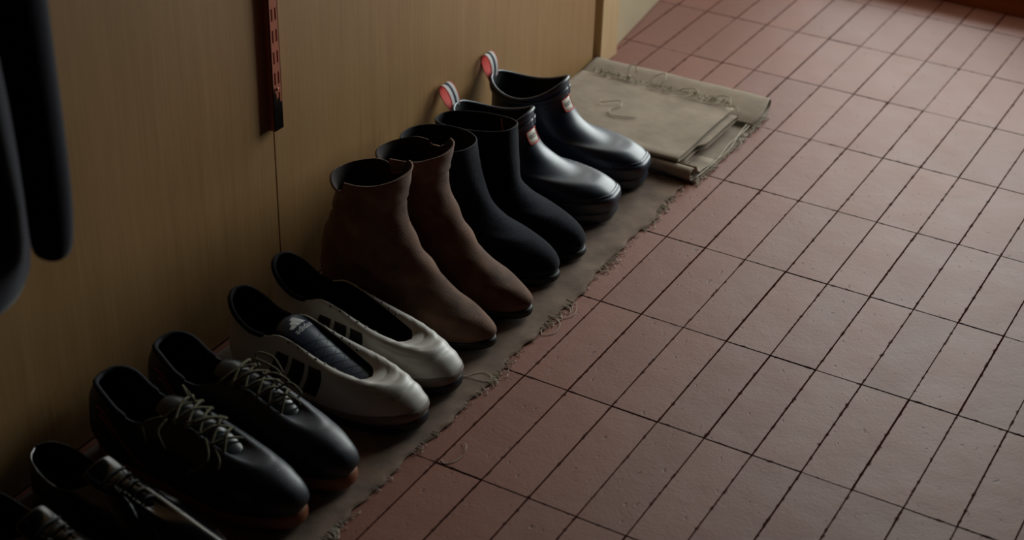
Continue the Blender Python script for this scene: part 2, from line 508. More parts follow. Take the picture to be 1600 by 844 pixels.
# ------------------------------------------------------------------ the room
TW, TL = 6.5, 21.963
def build_floor():
    V, F, tone, UV, fm = [], [], [], [], []
    r = random.Random(3)
    for i in range(-9, 36):
        for j in range(-12, 7):
            x0 = (i+5.9)*TW; y0 = j*TL
            g = .05
            a, b, c, d = x0+g+r.uniform(-.04, .05), x0+TW-g+r.uniform(-.05, .04), y0+g+r.uniform(-.04, .06), y0+TL-g+r.uniform(-.06, .04)
            tz = r.uniform(-.035, .0)
            k = len(V)
            for (q, z) in ((0, -.5), (0, tz-.05), (.06, tz)):
                V += [(a+q, c+q, z), (b-q, c+q, z), (b-q, d-q, z), (a+q, d-q, z)]
            n0 = len(F)
            for l in (0, 4):
                for s in range(4):
                    F.append((k+l+s, k+l+(s+1) % 4, k+l+4+(s+1) % 4, k+l+4+s))
            # the top as a frame and a core, so that the distance to the edge can be stored
            q = .9
            V += [(a+q, c+q, tz), (b-q, c+q, tz), (b-q, d-q, tz), (a+q, d-q, tz)]
            for s in range(4):
                F.append((k+8+s, k+8+(s+1) % 4, k+12+(s+1) % 4, k+12+s))
            F.append((k+12, k+13, k+14, k+15))
            t = r.random()
            tone += [t]*(len(F)-n0); fm += [1]*8+[0]*(len(F)-n0-8)
            for l in range(n0, len(F)):
                for vi in F[l]:
                    e = .9 if vi >= k+12 else 0.
                    UV.append((e, e))
    o = mk('floor', V, F, [M['tile'], M['grout']], smooth=False, fm=fm)
    me = o.data
    at = me.attributes.new('tile_tone', 'FLOAT', 'FACE'); at.data.foreach_set('value', tone)
    uv = me.uv_layers.new(name='edge'); uv.data.foreach_set('uv', [c for q in UV for c in q])
    struct(o)
    g = mk('floor_grout', *boxes([(-30, 275, -270, 155, -8, -.28)]), M['grout'], parent=o, smooth=False)
    return o
build_floor()

# plywood wall: two panels that meet in a thin open seam
YS = -45.7
wl = struct(mk('wall_left', *boxes([(-1.8, 0, -270, YS-.09, .3, 240), (-1.8, 0, YS+.09, 48.8, .3, 240)]), M['birch'], smooth=False, bev=.08))
mk('backing', *boxes([(-6, -1.9, -270, 51.3, -8, 240)]), M['birch_edge'], parent=wl, smooth=False)
# pine post at the end of the panel, with a dark gap between
struct(mk('trim_1', *boxes([(-5, .35, 51.4, 58.3, 0, 240)]), M['pine'], smooth=False, bev=.15))
# cream leaf standing slightly open behind the post
def door_leaf():
    p0 = np.array([-1.0, 58.9]); d = np.array([-3.6, 28.4]); d /= np.linalg.norm(d); n = np.array([d[1], -d[0]])
    if n[0] < 0: n = -n
    def q(a, b): return p0 + d*a + n*b
    V = []
    for z in (.05, 205):
        for a, b in ((0, 0), (59, 0), (59, -4), (0, -4)): V.append((*q(a, b), z))
    F = [(0, 3, 2, 1), (4, 5, 6, 7), (0, 1, 5, 4), (1, 2, 6, 5), (2, 3, 7, 6), (3, 0, 4, 7)]
    return mk('door_1', V, F, M['cream'], smooth=False, bev=.2)
struct(door_leaf())
# glazed timber door opening at the end of the passage, daylight behind it
d2 = struct(mk('door_2', *boxes([(-60, 256, 120.3, 124.5, 0, 5.5), (-60, -45, 120.3, 124.5, 5.5, 275), (241, 256, 120.3, 124.5, 5.5, 275), (-45, 241, 120.3, 124.5, 262, 275)]), M['dark_wood'], smooth=False, bev=.25))
mk('pane', *boxes([(-45, 241, 122.2, 122.7, 5.3, 262.2)]), M['glass'], parent=d2, smooth=False)

# ------------------------------------------------------------------ shelf rail on the wall
def rail():
    t = thing('shelf_rail', 'red-brown slotted metal shelf rail fixed upright to the plywood wall', 'shelf rail', (0, -45.75, 27))
    w, dpt, top = .92, 1.05, 118.0
    # U channel with real slots: front face made of a grid with the slots left open
    ys = [-w, -.52, -.22, .22, .52, w]
    z = 0.0; zs = [0.0]; slots = []
    z = 3.6
    while z < top-4:
        zs += [z, z+1.7]; slots.append(z); z += 2.95
    zs.append(top)
    V, F, fm = [], [], []
    for zz in zs:
        for y in ys: V.append((dpt, y, zz))
    for j in range(len(zs)-1):
        for i in range(len(ys)-1):
            if zs[j] in slots and i in (1, 3): continue
            k = j*len(ys)+i; F.append((k, k+1, k+len(ys)+1, k+len(ys)))
    front = mk('rail_face', V, F, M['rail'], t, smooth=False, solid=.12)
    V, F = boxes([(0, dpt, -w-.0, -w+.12, 0, top), (0, dpt, w-.12, w, 0, top)])
    mk('flange', V, F, M['rail'], t, smooth=False)
    mk('rail_back', *boxes([(0.02, .1, -w+.13, w-.13, 0, top)]), M['rail_dark'], t, smooth=False)
    # thin black piece over the rail's lower face, ragged upper edge
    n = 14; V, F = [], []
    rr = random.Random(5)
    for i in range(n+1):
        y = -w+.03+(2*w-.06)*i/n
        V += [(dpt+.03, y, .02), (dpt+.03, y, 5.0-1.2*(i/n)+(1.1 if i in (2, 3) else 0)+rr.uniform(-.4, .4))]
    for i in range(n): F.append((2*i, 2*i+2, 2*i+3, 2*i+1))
    p = mk('dark_end', V, F, M['rail_dark'], t, smooth=False, solid=.05)
    p['label'] = 'black lower end of the rail'
    # screw between the slots
    V, F = tube_geo(np.array([(dpt+.0, 0, 5.9), (dpt+.09, 0, 5.9)]), .22, 12)
    mk('screw', V, F, M['rail'], t)
rail()

# ------------------------------------------------------------------ runner and folded cloth
def hsh(x, y):
    return (math.sin(x*.31+y*.17)+math.sin(x*.13-y*.29+1.3)+math.sin(x*.53+y*.41+2.1)*.5)/2.5
def runner():
    V, F = [], []
    nx, ny = 46, 190; y0, y1 = -150, 16.8
    r = random.Random(2)
    for j in range(ny+1):
        y = y0+(y1-y0)*j/ny
        xr = 35.35-1.2*max(0, (y+45)/62)-1.0*max(0, (y-5)/12)+.25*math.sin(y*.5)+.18*math.sin(y*1.7)+r.uniform(-.06, .06)
        for i in range(nx+1):
            s = i/nx; x = .9+.25*math.sin(y*.2)+(xr-.9)*s
            e = max(0, (s-.84)/.16)
            z = .06+.04*(1+hsh(x*1.3, y*1.3)) + e*(.16*(1+hsh(x*2, y*2.1))) - .1*max(0, (s-.97)/.03)
            V.append((x, y, z))
    for j in range(ny):
        for i in range(nx):
            k = j*(nx+1)+i; F.append((k, k+1, k+nx+2, k+nx+1))
    o = mk('cloth_runner', V, F, M['linen'], None, solid=.1, offset=0)
    o['label'] = 'long grey-brown linen cloth laid along the wall under the row of shoes'; o['category'] = 'cloth'
    # frayed edge
    parts = []
    r = random.Random(11)
    for k in range(240):
        y = r.uniform(-110, 16)
        cl = r.random() < .5
        if cl: y = r.choice((-83, -47.5, -30, -26.5, -12, 2, 9, 14))+r.gauss(0, 1.6)
        xr = 35.2-1.2*max(0, (y+45)/62)-1.0*max(0, (y-5)/12)
        l = r.uniform(.3, .9) if not cl else r.uniform(.5, 1.7)
        a = r.uniform(-1.2, 1.2)
        P = [(xr-.4, y, .2), (xr+l*.4, y+.2*a, .22), (xr+l*.8, y+a*l*.6, .12), (xr+l*.7, y+a*l*1.0, .06)]
        parts.append(tube_geo(cr(P, 4), .045, 5))
    for k in range(40):
        x = r.uniform(22, 32.3)
        parts.append(tube_geo(cr([(x, 16.5, .25), (x+r.uniform(-.3, .3), 17.2, .25), (x+r.uniform(-.5, .5), 17.6, .08)], 3), .04, 5))
    f = mk('fringe', *merge(parts), M['thread'], o); f['kind'] = 'stuff'
    # longer loose threads
    for P in ([(29, -50.5, .3), (31.5, -49.5, .45), (33.2, -46.9, .3), (34.6, -46.6, .35), (35.4, -47.6, .12)],
              [(30, -49.0, .3), (33.0, -48.6, .4), (35.0, -48.2, .3), (36.2, -46.5, .08)],
              [(34.2, -24.5, .3), (36.2, -25.2, .3), (36.9, -27.5, .1), (36.0, -29.0, .08), (35.2, -28.0, .1)],
              [(34.1, -29.5, .3), (36.4, -30.5, .2), (36.8, -33.0, .06), (35.6, -34.2, .08), (34.9, -33.0, .2)]):
        mk('loose_thread', *tube_geo(cr(P, 8), .05, 6), M['thread'], o)
runner()

def profile_sheet(name, prof, xl, xr, m, parent, nx=60, n=7, th=.14, wob=.08, seed=0.):
    """a piece of cloth whose (y,z) cross-section is drawn out along X; xl/xr = functions of the path"""
    P = cr(prof, n); V, F = [], []
    K = len(P)
    for j in range(K):
        s = j/(K-1); a, b = xl(s), xr(s)
        for i in range(nx+1):
            x = a+(b-a)*i/nx
            w = wob*hsh(x*1.1+seed, P[j][0]*1.2+seed*2)
            V.append((x, P[j][0]+w*.8+.35*math.sin(x*.13+seed), P[j][1]+w))
    for j in range(K-1):
        for i in range(nx):
            k = j*(nx+1)+i; F.append((k, k+nx+1, k+nx+2, k+1))
    return mk(name, V, F, m, parent, solid=th, offset=0)

def folded_cloth():
    t = thing('folded_cloth', 'bundle of beige linen with rolled edges folded flat beyond the last rubber boot', 'cloth', (17, 35, 0))
    def L(p): return [(y-35, z) for y, z in p]
    # bottom layer, its back edge rolled over
    prof = L([(17.5, .3), (24, .25), (34, .25), (44, .25), (48.5, .3), (50.4, .7), (51.2, 1.5), (50.6, 2.3), (49.2, 2.5), (47.2, 2.3), (44.8, 1.9), (42.8, 1.5), (41.2, 1.0)])
    profile_sheet('bottom_layer', prof, lambda s: -16.6, lambda s: 17.9+.5*math.sin(s*9), M['linen2'], t, wob=.1)
    # front edge rolled up into a tight double roll
    c = [(18.6, 1.45)]
    sp = []
    for k in range(22):
        a = k*math.pi/5; r = .35+.045*k
        sp.append((18.7+1.15*r*math.cos(a), 1.55+r*.95*math.sin(a)))
    sp += [(21.5, .7), (27, .62)]
    profile_sheet('front_roll', L(sp), lambda s: -16.2, lambda s: 17.0+.4*s, M['linen2'], t, n=3, wob=.05, seed=2.)
    # the folded panel on top
    prof = L([(42.0, 2.9), (38, 3.1), (30, 3.25), (22, 3.25), (19.6, 3.3), (18.7, 3.0), (19.5, 2.65), (26, 2.55), (36, 2.5), (40.2, 2.35), (40.8, 2.0), (40.0, 1.7), (34, 1.65), (25, 1.75), (22, 1.6), (21.4, 1.25), (23, 1.0), (32, .95)])
    profile_sheet('folded_panel', prof, lambda s: -15.6+.4*math.sin(s*7), lambda s: 14.2+(1.3 if .42 < s < .75 else .4*s), M['linen2'], t, wob=.12, seed=5.)
    r = random.Random(21); parts = []
    for k in range(90):                                  # frayed back edge of the panel
        x = r.uniform(-13, 14.6); l = r.uniform(.4, 1.5); a = r.uniform(-1.2, 1.2)
        P = [(x, 6.6, 3.15), (x+a*.3, 7.3, 3.3), (x+a*.8, 7.5+l*.4, 3.2+r.uniform(.0, .8)), (x+a*1.3, 7.6+l*.8, 2.7)]
        parts.append(tube_geo(cr([(a_, b_, c_+.12) for a_, b_, c_ in P], 4), .075, 5))
    for k in range(70):                                  # open right-hand edge
        y = r.uniform(-17, 13); l = r.uniform(.3, 1.2); a = r.uniform(-2.4, 2.4)
        P = [(17.4, y, .4), (18.1, y+a*.3, .5), (18.3+l*.4, y+a*.8, .3), (18.2+l*.5, y+a*1.2, .1)]
        parts.append(tube_geo(cr(P, 4), .045, 5))
    f = mk('fringe', *merge(parts), M['thread'], t); f['kind'] = 'stuff'
    for P in ([(-7.0, 8.0, 3.2), (-7.3, 9.4, 4.6), (-6.7, 10.4, 4.9), (-6.3, 10.1, 3.4)],
              [(-3.0, 7.5, 3.2), (-2.2, 9.6, 4.0), (-.6, 10.2, 4.6), (.2, 8.4, 4.2), (-.6, 7.0, 3.4), (-2.0, 7.4, 3.3)],
              [(3.0, 7.5, 3.2), (4.2, 8.3, 3.6), (6.2, 8.4, 3.9), (7.4, 7.1, 3.6), (7.8, 6.4, 3.3)],
              [(9.6, 7.0, 3.2), (10.6, 8.4, 3.8), (12.6, 8.4, 4.0), (13.6, 6.6, 3.7), (13.8, 5.8, 3.3)],
              [(13.0, 6.0, 3.3), (14.6, 6.4, 3.6), (15.8, 5.0, 3.3), (16.0, 3.8, 2.0)],
              [(-6.5, -3.5, 3.42), (-5.5, -4.6, 3.6), (-3.4, -2.6, 3.65), (-2.2, -4.0, 3.5), (-3.2, -6.2, 3.45), (-1.8, -8.0, 3.4), (2.0, -6.5, 3.4)],
              [(16.6, 14.5, .6), (17.6, 6, .7), (17.4, -2, .65), (18.0, -9, .6), (17.6, -16.5, .5)],
              [(17.0, 13.0, .7), (17.2, 4, .8), (18.2, -4, .6), (17.4, -12, .55), (16.2, -16.8, .6)],
              [(18.0, 1.0, .6), (19.0, -.6, .4), (18.8, -2.2, .12)]):
        mk('loose_thread', *tube_geo(cr([(a, b, c+.22) for a, b, c in P], 8), .095, 6), M['thread'], t)
folded_cloth()

o = mk('lint_thread', *tube_geo(cr([(39.1, -61.0, .12), (39.9, -61.3, .35), (40.4, -62.2, .4), (40.5, -63.2, .1), (40.2, -64.8, .06), (39.4, -65.6, .06), (38.7, -65.2, .06)], 8), .055, 6), M['thread'], None)
o['label'] = 'pale curled bit of lint lying on the red tiles near the white boots'; o['category'] = 'lint'

# ------------------------------------------------------------------ rubber boots with pull loops
def pull_loop(t, x0, z0, lean, hgt=4.4, wid=2.1):
    """a folded ribbon standing at the back of the boot: red inside, white with a navy line outside"""
    ca, sa = math.cos(math.radians(-12)), math.sin(math.radians(-12))
    def pt(d, h, c):
        a, b = d*ca-c*wid*sa, d*sa+c*wid*ca            # turned a little about its own height
        return (x0 + a*math.cos(lean) - h*math.sin(lean), b, z0 + h*math.cos(lean) + a*math.sin(lean))
    g = []
    for k in range(25):
        a = k/24*2*math.pi
        u = math.sin(a/2)                                  # 0 at the foot, 1 at the top
        d = 1.12*math.sin(a)*(.3+.7*u)
        g.append((d, (1-math.cos(a))/2*hgt))
    P = np.array(g); V, F, fm = [], [], []
    cuts = [-.5, -.42, -.12, .14, .42, .5]
    for (d, h) in P:
        for c in cuts: V.append(pt(d, h, c))
    n = len(cuts)
    for j in range(len(P)-1):
        for i in range(n-1):
            k = j*n+i; F.append((k, k+1, k+n+1, k+n)); fm.append((0, 1, 2, 1, 0)[i])
    o = mk('pull_loop', V, F, [M['red'], M['white'], M['navy']], t, fm=fm)
    # the inner face of the webbing is plain red
    W, G = [], []
    for j, (d, h) in enumerate(P):
        dd = d*.86; hh = .12+h*.955
        for c in (-.5, .5): W.append(pt(dd, hh, c))
    for j in range(len(P)-1):
        k = 2*j; G.append((k, k+2, k+3, k+1))
    q = mk('loop_lining', W, G, M['red'], o); q['label'] = 'red inner face of the loop'
    return o

def rubber_boot(y, dx, bend, label, lean):
    cx = 15.5
    t = thing('rubber_boot', label, 'boot', (15+dx, y, .3), 8, 'navy rubber ankle boots with striped pull loops')
    k = dict(bend=bend)
    R = [ring(3.4, 1.2, 29.6, 1.2, 4.8, 1, .55, lift=.5, **k), ring(2.9, 3.2, 30.2, 3.4, 5.1, 1, .55, lift=.3, **k), ring(2.8, 5.0, 29.5, 5.0, 5.0, .95, .57, **k),
         ring(2.9, 6.5, 27.4, 6.15, 4.6, .8, .64, **k), ring(3.0, 8.0, 23.0, 6.7, 4.25, .45, .85, **k), ring(3.0, 9.2, 19.9, 8.0, 4.0, .2, .9, **k),
         ring(3.1, 10.6, 17.6, 9.8, 4.0, 0, .9), ring(3.1, 12.2, 16.1, 12.5, 4.3, 0, .9, sag=-.8), ring(2.9, 14.3, 15.8, 15.7, 4.6, 0, .88, sag=-2.3)]
    def disp(U, V, D):
        x, z = D[..., 0]+cx, D[..., 2]
        d = -.13*np.exp(-((x-26.0+.12*D[..., 1])/.3)**2)*(z > 5.4)*(np.abs(D[..., 1]) < 1.5)       # crease across the toe
        return d
    Lf = Loft([shift(r, cx) for r in R], disp=disp)
    Lf.mesh('upper', M['rubber'], t, solid=.3)
    lining_of(Lf, t, M['black_lining'], .36)
    so = sole_loft(3.2-cx, 29.9-cx, 5.0, 0.0, 1.9, .55, bend, e=.55)
    so.mesh('sole', M['rubber'], t, cap0=True, cap1=True)
    # raised bumper round the toe, in two steps
    Lf.band('toe_bumper', M['rubber'], t, -.17, .17, lambda a: .02, lambda a: .14+.07*math.sin(math.pi*a), off=.10, th=.25)
    Lf.band('toe_strip', M['rubber'], t, -.13, .13, lambda a: .17, lambda a: .2+.05*math.sin(math.pi*a), off=.06, th=.14)
    nv = len(Lf.D)-1
    # rolled rim and a second band below it
    P = np.array([Lf.ev(i/NF, 1.0, -.12) for i in range(NF)])
    mk('rim', *tube_geo(P, .30, 10, closed=True), M['rubber'], t)
    Lf.band('rim_band', M['rubber'], t, 0, 1, lambda a: .955, lambda a: .905, nu=56, nv=4, off=.12, th=.26)
    # label on the front of the shaft
    u0, u1, v0, v1 = .012, .062, .80, .89
    lb = Lf.patch('label_patch', M['label_white'], t, [(u1, v0), (u0-.03, v0), (u0-.03, v1), (u1, v1)], nu=10, nv=4, off=.05, th=.06)
    lb['label'] = 'white label with a red border'
    V, F = tube_geo(np.array([Lf.ev(*q, .09) for q in ([(u1+(u0-.03-u1)*i/8, v0) for i in range(9)]+[(u0-.03, v0+(v1-v0)*i/4) for i in range(1, 5)]
                     + [(u0-.03+(u1-u0+.03)*i/8, v1) for i in range(1, 9)]+[(u1, v1+(v0-v1)*i/4) for i in range(1, 4)])]), .085, 6, closed=True)
    mk('label_border', V, F, M['red'], lb)
    V, F = WORDS['HUNTER']
    hh = V[:, 1].max()
    W = [Lf.ev(u1-.012-(u1-u0+.03-.024)*a, v0+(v1-v0)*(.36+.30*b/hh), .095) for a, b in V]
    mk('label_lettering', W, F, M['rail_dark'], lb, smooth=False)
    pull_loop(t, 3.1-cx, 13.5, math.radians(lean))
    mk('loop_tab', *merge([tube_geo(cr([(3.1-cx, -.8, 13.4), (2.6-cx, 0, 13.45), (3.1-cx, .8, 13.4)], 6), .42, 8)]), M['rubber'], t)
    return t
WORDS = {w: text_geo(w) for w in ('HUNTER', 'adidas')}
rubber_boot(-2.0, 0.0, .5, 'navy rubber boot with striped pull loop beside the dark felt boots', 27)
rubber_boot(11.2, -1.0, -.5, 'navy rubber boot with striped pull loop beside the folded linen', 15)

# ------------------------------------------------------------------ navy felt ankle boots
def felt_boot(y, label, R, zipx, bend):
    cx = 17.5
    t = thing('felt_boot', label, 'boot', (cx, y, .3), 0, 'dark navy felt ankle boots')
    Lf = Loft([shift(r, cx) for r in R])
    Lf.mesh('upper', M['wool'], t, solid=.22)
    lining_of(Lf, t, M['black_lining'], .3)
    so = sole_loft(5.2-cx, 30.9-cx, 4.45, 0.0, 1.0, .45, bend, e=.82, bulge=.1)
    so.mesh('sole', M['black_sole'], t, cap0=True, cap1=True)
    P = np.array([Lf.ev(i/NF, 1.0, -.1) for i in range(NF)])
    mk('edge_binding', *tube_geo(P, .15, 8, closed=True), M['navy_lining'], t)
    if zipx is not None:
        P = np.array([Lf.ev(zipx, v, -.34) for v in np.linspace(.985, .86, 14)])
        V, F = [], []
        parts = []
        for i in range(len(P)):
            a = P[i]; parts.append(tube_geo(np.array([a+[-.16, 0, 0], a+[.16, 0, 0]]), .10, 6))
        z = mk('zipper', *merge(parts), M['gold'], t); z['label'] = 'brass zip teeth inside the shaft'
    return t
def felt_rings(bend, top, zt):
    k = dict(bend=bend)
    return [ring(5.6, .9, 30.3, .9, 4.2, 1, .85, lift=.45, **k), ring(5.0, 2.4, 30.9, 2.4, 4.45, 1, .85, lift=.3, **k), ring(4.9, 4.4, 30.0, 4.4, 4.2, .95, .86, **k),
            ring(5.0, 6.4, 27.2, 5.9, 3.8, .7, .9, **k), ring(5.2, 8.2, 23.4, 6.9, 3.6, .4, .95, **k), ring(5.5, 10.2, 19.9, 9.0, 3.6, .15, 1, **k)] + top
felt_boot(-21.6, 'dark navy felt ankle boot with round open top beside the brown suede boots',
          felt_rings(.4, [ring(5.6, 12.6, 18.0, 12.6, 3.9), ring(5.4, 15.2, 17.1, 15.5, 4.2), ring(5.0, 17.6, 16.5, 18.2, 4.5)], 0), None, .4)
felt_boot(-12.8, 'dark navy felt ankle boot with squared top and zip beside the rubber boots',
          felt_rings(-.4, [ring(5.6, 12.4, 18.9, 12.3, 3.6, e=.8), ring(5.4, 14.9, 18.6, 15.4, 3.6, e=.75), ring(5.2, 16.6, 18.4, 18.1, 3.4, e=.7)], 0), .82, -.4)

# ------------------------------------------------------------------ brown suede ankle boots
def suede_boot(y, dx, dz, label, bend, near, far, wtop):
    cx = 18.5
    t = thing('suede_boot', label, 'boot', (cx+dx, y, .3), 0, 'brown suede ankle boots')
    k = dict(bend=bend)
    R = [ring(5.8, 1.6, 32.0, 1.1, 4.2, 1, .92, lift=.5, **k), ring(5.0, 3.4, 32.6, 2.5, 4.4, 1, .92, lift=.35, **k), ring(4.7, 5.8, 31.2, 4.3, 4.1, .95, .92, **k),
         ring(4.8, 8.0, 27.9, 5.6, 3.9, .75, .95, **k), ring(5.3, 10.2, 24.2, 8.0, 3.9, .4, .95, **k), ring(6.0, 12.4, 21.0, 11.7, 3.8, .15, .95),
         ring(7.2, 15.0, 18.7, 15.2, 3.8), ring(8.3, 17.6, 18.1, 18.4, 4.0, e=.9), ring(8.4, 19.5, 18.4, 20.9, 4.2, e=.88), ring(7.8, 20.9-dz, 18.8, 23.2-dz, wtop, e=.85, near=near, far=far)]
    R[-1][:, 1] += 0
    def disp(U, V, D):
        x, yy, z = D[..., 0]+cx, D[..., 1], D[..., 2]
        d = .10*np.sin(x*.9+z*1.3)*np.sin(yy*.8+z*.7)
        zs = 17.0+.28*(x-12)                                 # seam of the cuff
        d = d + .26/(1+np.exp(-(z-zs)/.10)) - .16*np.exp(-((z-zs+.25)/.25)**2)
        d = d + .16*np.sin(z*1.5-x*.35+1.)*np.exp(-((x-20.5)/3.)**2)*(z < 16)*(z > 8)
        return d
    Lf = Loft([shift(r, cx) for r in R], n=8, disp=disp)
    Lf.mesh('upper', M['suede'], t, solid=.22)
    lining_of(Lf, t, M['suede_in'], .3)
    so = sole_loft(5.5-cx, 32.6-cx, 4.35, 0.25, 1.35, .5, bend, e=.92, bulge=.08)
    so.mesh('sole', M['black_sole'], t, cap0=True, cap1=True)
    H = [ring(5.6-cx, 0, 12.5-cx, 0, 3.0, e=.7), ring(5.4-cx, .9, 12.8-cx, .9, 3.2, e=.7), ring(5.3-cx, 1.9, 13.2-cx, 1.6, 3.4, e=.7)]
    Loft(H, n=3).mesh('heel', M['heel'], t, cap0=True, cap1=True)
    return t
NEAR = ([0, .05, .22, .34, .36, .38, .8, 1], [.1, -.2, -1.1, -1.0, -.2, .1, -.3, 0])
FAR = ([0, .1, .3, .48, .56, .62, .70, .8, 1], [0, -.1, -.1, -.7, -2.6, -2.6, -1.0, .2, 0])
suede_boot(-41.6, -.5, 0., 'brown suede ankle boot beside the white boots, front of its pair', .5, NEAR, FAR, 4.6)
suede_boot(-31.6, -.1, .7, 'brown suede ankle boot beside the dark felt boots', -.5, NEAR, FAR, 4.4)

# ------------------------------------------------------------------ white football boots, laces taken out
def white_boot(y, dx, label, bend, with_tongue):
    cx = 19.0
    t = thing('football_boot', label, 'football boot', (cx+dx, y, .3), 0, 'white football boots without laces')
    k = dict(bend=bend)
    tab = [(4.6, 0, 11.2), (5.2, 1.7, 11.0), (6.8, 2.9, 9.7), (9.2, 3.1, 8.2), (11.6, 3.0, 8.1), (13.8, 2.9, 8.9), (16.4, 2.75, 8.5), (20.0, 2.5, 7.1), (23.4, 2.1, 5.9), (25.2, 1.6, 5.5), (26.2, 0, 5.5)]
    R = [ring(5.4, 1.3, 33.2, 1.1, 4.6, 1, .68, lift=.6, **k), ring(4.5, 3.0, 33.7, 2.5, 4.85, 1, .68, lift=.45, **k), ring(4.3, 5.0, 32.6, 4.5, 4.6, .95, .74, **k),
         ring(4.3, 6.8, 30.4, 5.8, 4.1, .75, .82, **k), collar(tab)]
    R.insert(4, .42*R[3]+.58*R[4]); R[4][:, 2] += .12
    def disp(U, V, D):
        x, yy, z = D[..., 0]+cx, D[..., 1], D[..., 2]
        q = x + .10*yy*yy - 0*yy
        on = 1/(1+np.exp(-(x-23.8)/.6))*1/(1+np.exp(-(z-3.2)/.4))*(1/(1+np.exp((x-32.2)/.3)))
        ph = (q-22.5)/1.75
        return on*(.26*np.abs(np.sin(ph*math.pi))**.7 - .18)
    Lf = Loft([shift(r, cx) for r in R], n=10, disp=disp)
    Lf.mesh('upper', M['white_leather'], t, solid=.2)
    lining_of(Lf, t, M['black_lining'], .27)
    so = sole_loft(5.1-cx, 33.6-cx, 4.6, 0.0, 1.5, .6, bend, e=.68, bulge=.1)
    so.mesh('sole', M['blue_black'], t, cap0=True, cap1=True)
    g = Lf.band('toe_guard', M['mudguard'], t, -.30, .30, lambda a: .0, lambda a: .06+.20*math.sin(math.pi*a)**1.4, nu=60, off=.05, th=.1)
    g['label'] = 'grey suede guard round the toe'
    # padded dark collar round the heel
    P = np.array([Lf.ev(u, 1., -.15) for u in np.linspace(.315, .685, 40)])
    mk('collar', *tube_geo(P, np.r_[.16, np.full(38, .34), .16], 8), M['navy_lining'], t)
    # three stripes on each side
    for sgn in (1, -1):
        for u in (.226, .259, .292):
            c = u if sgn > 0 else 1-u
            w = .0125*sgn
            Lf.patch('side_stripe', M['stripe'], t, [(c-w+.022*sgn, .20), (c+w+.022*sgn, .20), (c+w-.016*sgn, .66), (c-w-.016*sgn, .66)], nu=4, nv=10, off=.03, th=.05)
    # eyelets along both facings
    for sgn in (1, -1):
        for u in (.118, .143, .168, .193, .218, .245):
            c = u if sgn > 0 else 1-u
            p = Lf.ev(c, .925, .03); a = Lf.ev(c+.006, .925, .03); b = Lf.ev(c, .96, .03)
            e1 = (a-p)/np.linalg.norm(a-p); e2 = (b-p); e2 = e2-e1*(e2@e1); e2 /= np.linalg.norm(e2)
            nrm = np.cross(e1, e2)
            C = np.array([p+.17*(math.cos(w)*e1+math.sin(w)*e2) for w in np.linspace(0, 2*math.pi, 12, endpoint=False)])
            ring_m = tube_geo(C, .05, 6, closed=True)
            ey = mk('eyelet', *ring_m, M['white_leather'], t)
            D = [p+.15*(math.cos(w)*e1+math.sin(w)*e2)+.0*nrm for w in np.linspace(0, 2*math.pi, 12, endpoint=False)]
            mk('eyelet_hole', D, [tuple(range(12))], M['black_lining'], ey, smooth=False, solid=.04, offset=0)
    if with_tongue:
        ton = Sheet([(26.8-cx, 4.3), (24.4-cx, 5.0), (21-cx, 6.1), (17.6-cx, 7.6), (15-cx, 8.8), (13.2-cx, 9.2), (12.4-cx, 9.0)],
                    [1.6, 2.0, 2.2, 2.3, 2.4, 2.4, 2.3], [.2, .35, .5, .6, .6, .6, .6], y0=.3)
        to = ton.mesh('tongue', M['tongue'], t, th=.4)
        # quilting seams
        parts = []
        for i in range(7):
            a0 = .06+.065*i
            parts.append(tube_geo(np.array([ton.ev(a0+.10*(b+1)/2, b, .215) for b in np.linspace(-.9, .9, 12)]), .035, 5))
            parts.append(tube_geo(np.array([ton.ev(a0+.10-.10*(b+1)/2, b, .215) for b in np.linspace(-.9, .9, 12)]), .035, 5))
        mk('quilting', *merge(parts), M['stripe'], to)
        # emblem: three slanted bars over the word
        a_top, hgt, bw = .83, .22, .72
        def lay(px, py): return ton.ev(a_top-hgt*(1-py), -bw*.78+2*bw*px*.95, .225)
        V, F = [], []
        for x0, h in ((.06, .22), (.34, .42), (.62, .62)):
            wd_, sl = .24, .62
            y0 = .36
            q = [(x0, y0), (x0+wd_, y0), (x0+wd_-sl*h*.75, y0+h), (x0-sl*h*.75+.0, y0+h-.10)]
            k = len(V)
            for i in range(4):
                for j in range(3):
                    f = i/3; gq = j/2
                    p0 = np.array(q[0])*(1-gq)+np.array(q[1])*gq; p1 = np.array(q[3])*(1-gq)+np.array(q[2])*gq
                    V.append(lay(*(p0*(1-f)+p1*f)))
            for i in range(3):
                for j in range(2): F.append((k+i*3+j, k+i*3+j+1, k+i*3+j+4, k+i*3+j+3))
        tv, tf = WORDS['adidas']
        hh = tv[:, 1].max(); k = len(V)
        V += [lay(x*.98, .06+.22*yv/hh) for x, yv in tv]; F += [tuple(i+k for i in f) for f in tf]
        lg = mk('emblem', V, F, M['silver'], to, smooth=False)
        lg['label'] = 'silver emblem of three slanted bars over lettering'
    return t
white_boot(-61.6, 0., 'white football boot with dark tongue and three black stripes, beside the black laced boots', .5, True)
white_boot(-51.8, -.5, 'white football boot with empty open throat, beside the brown suede boots', -.5, False)

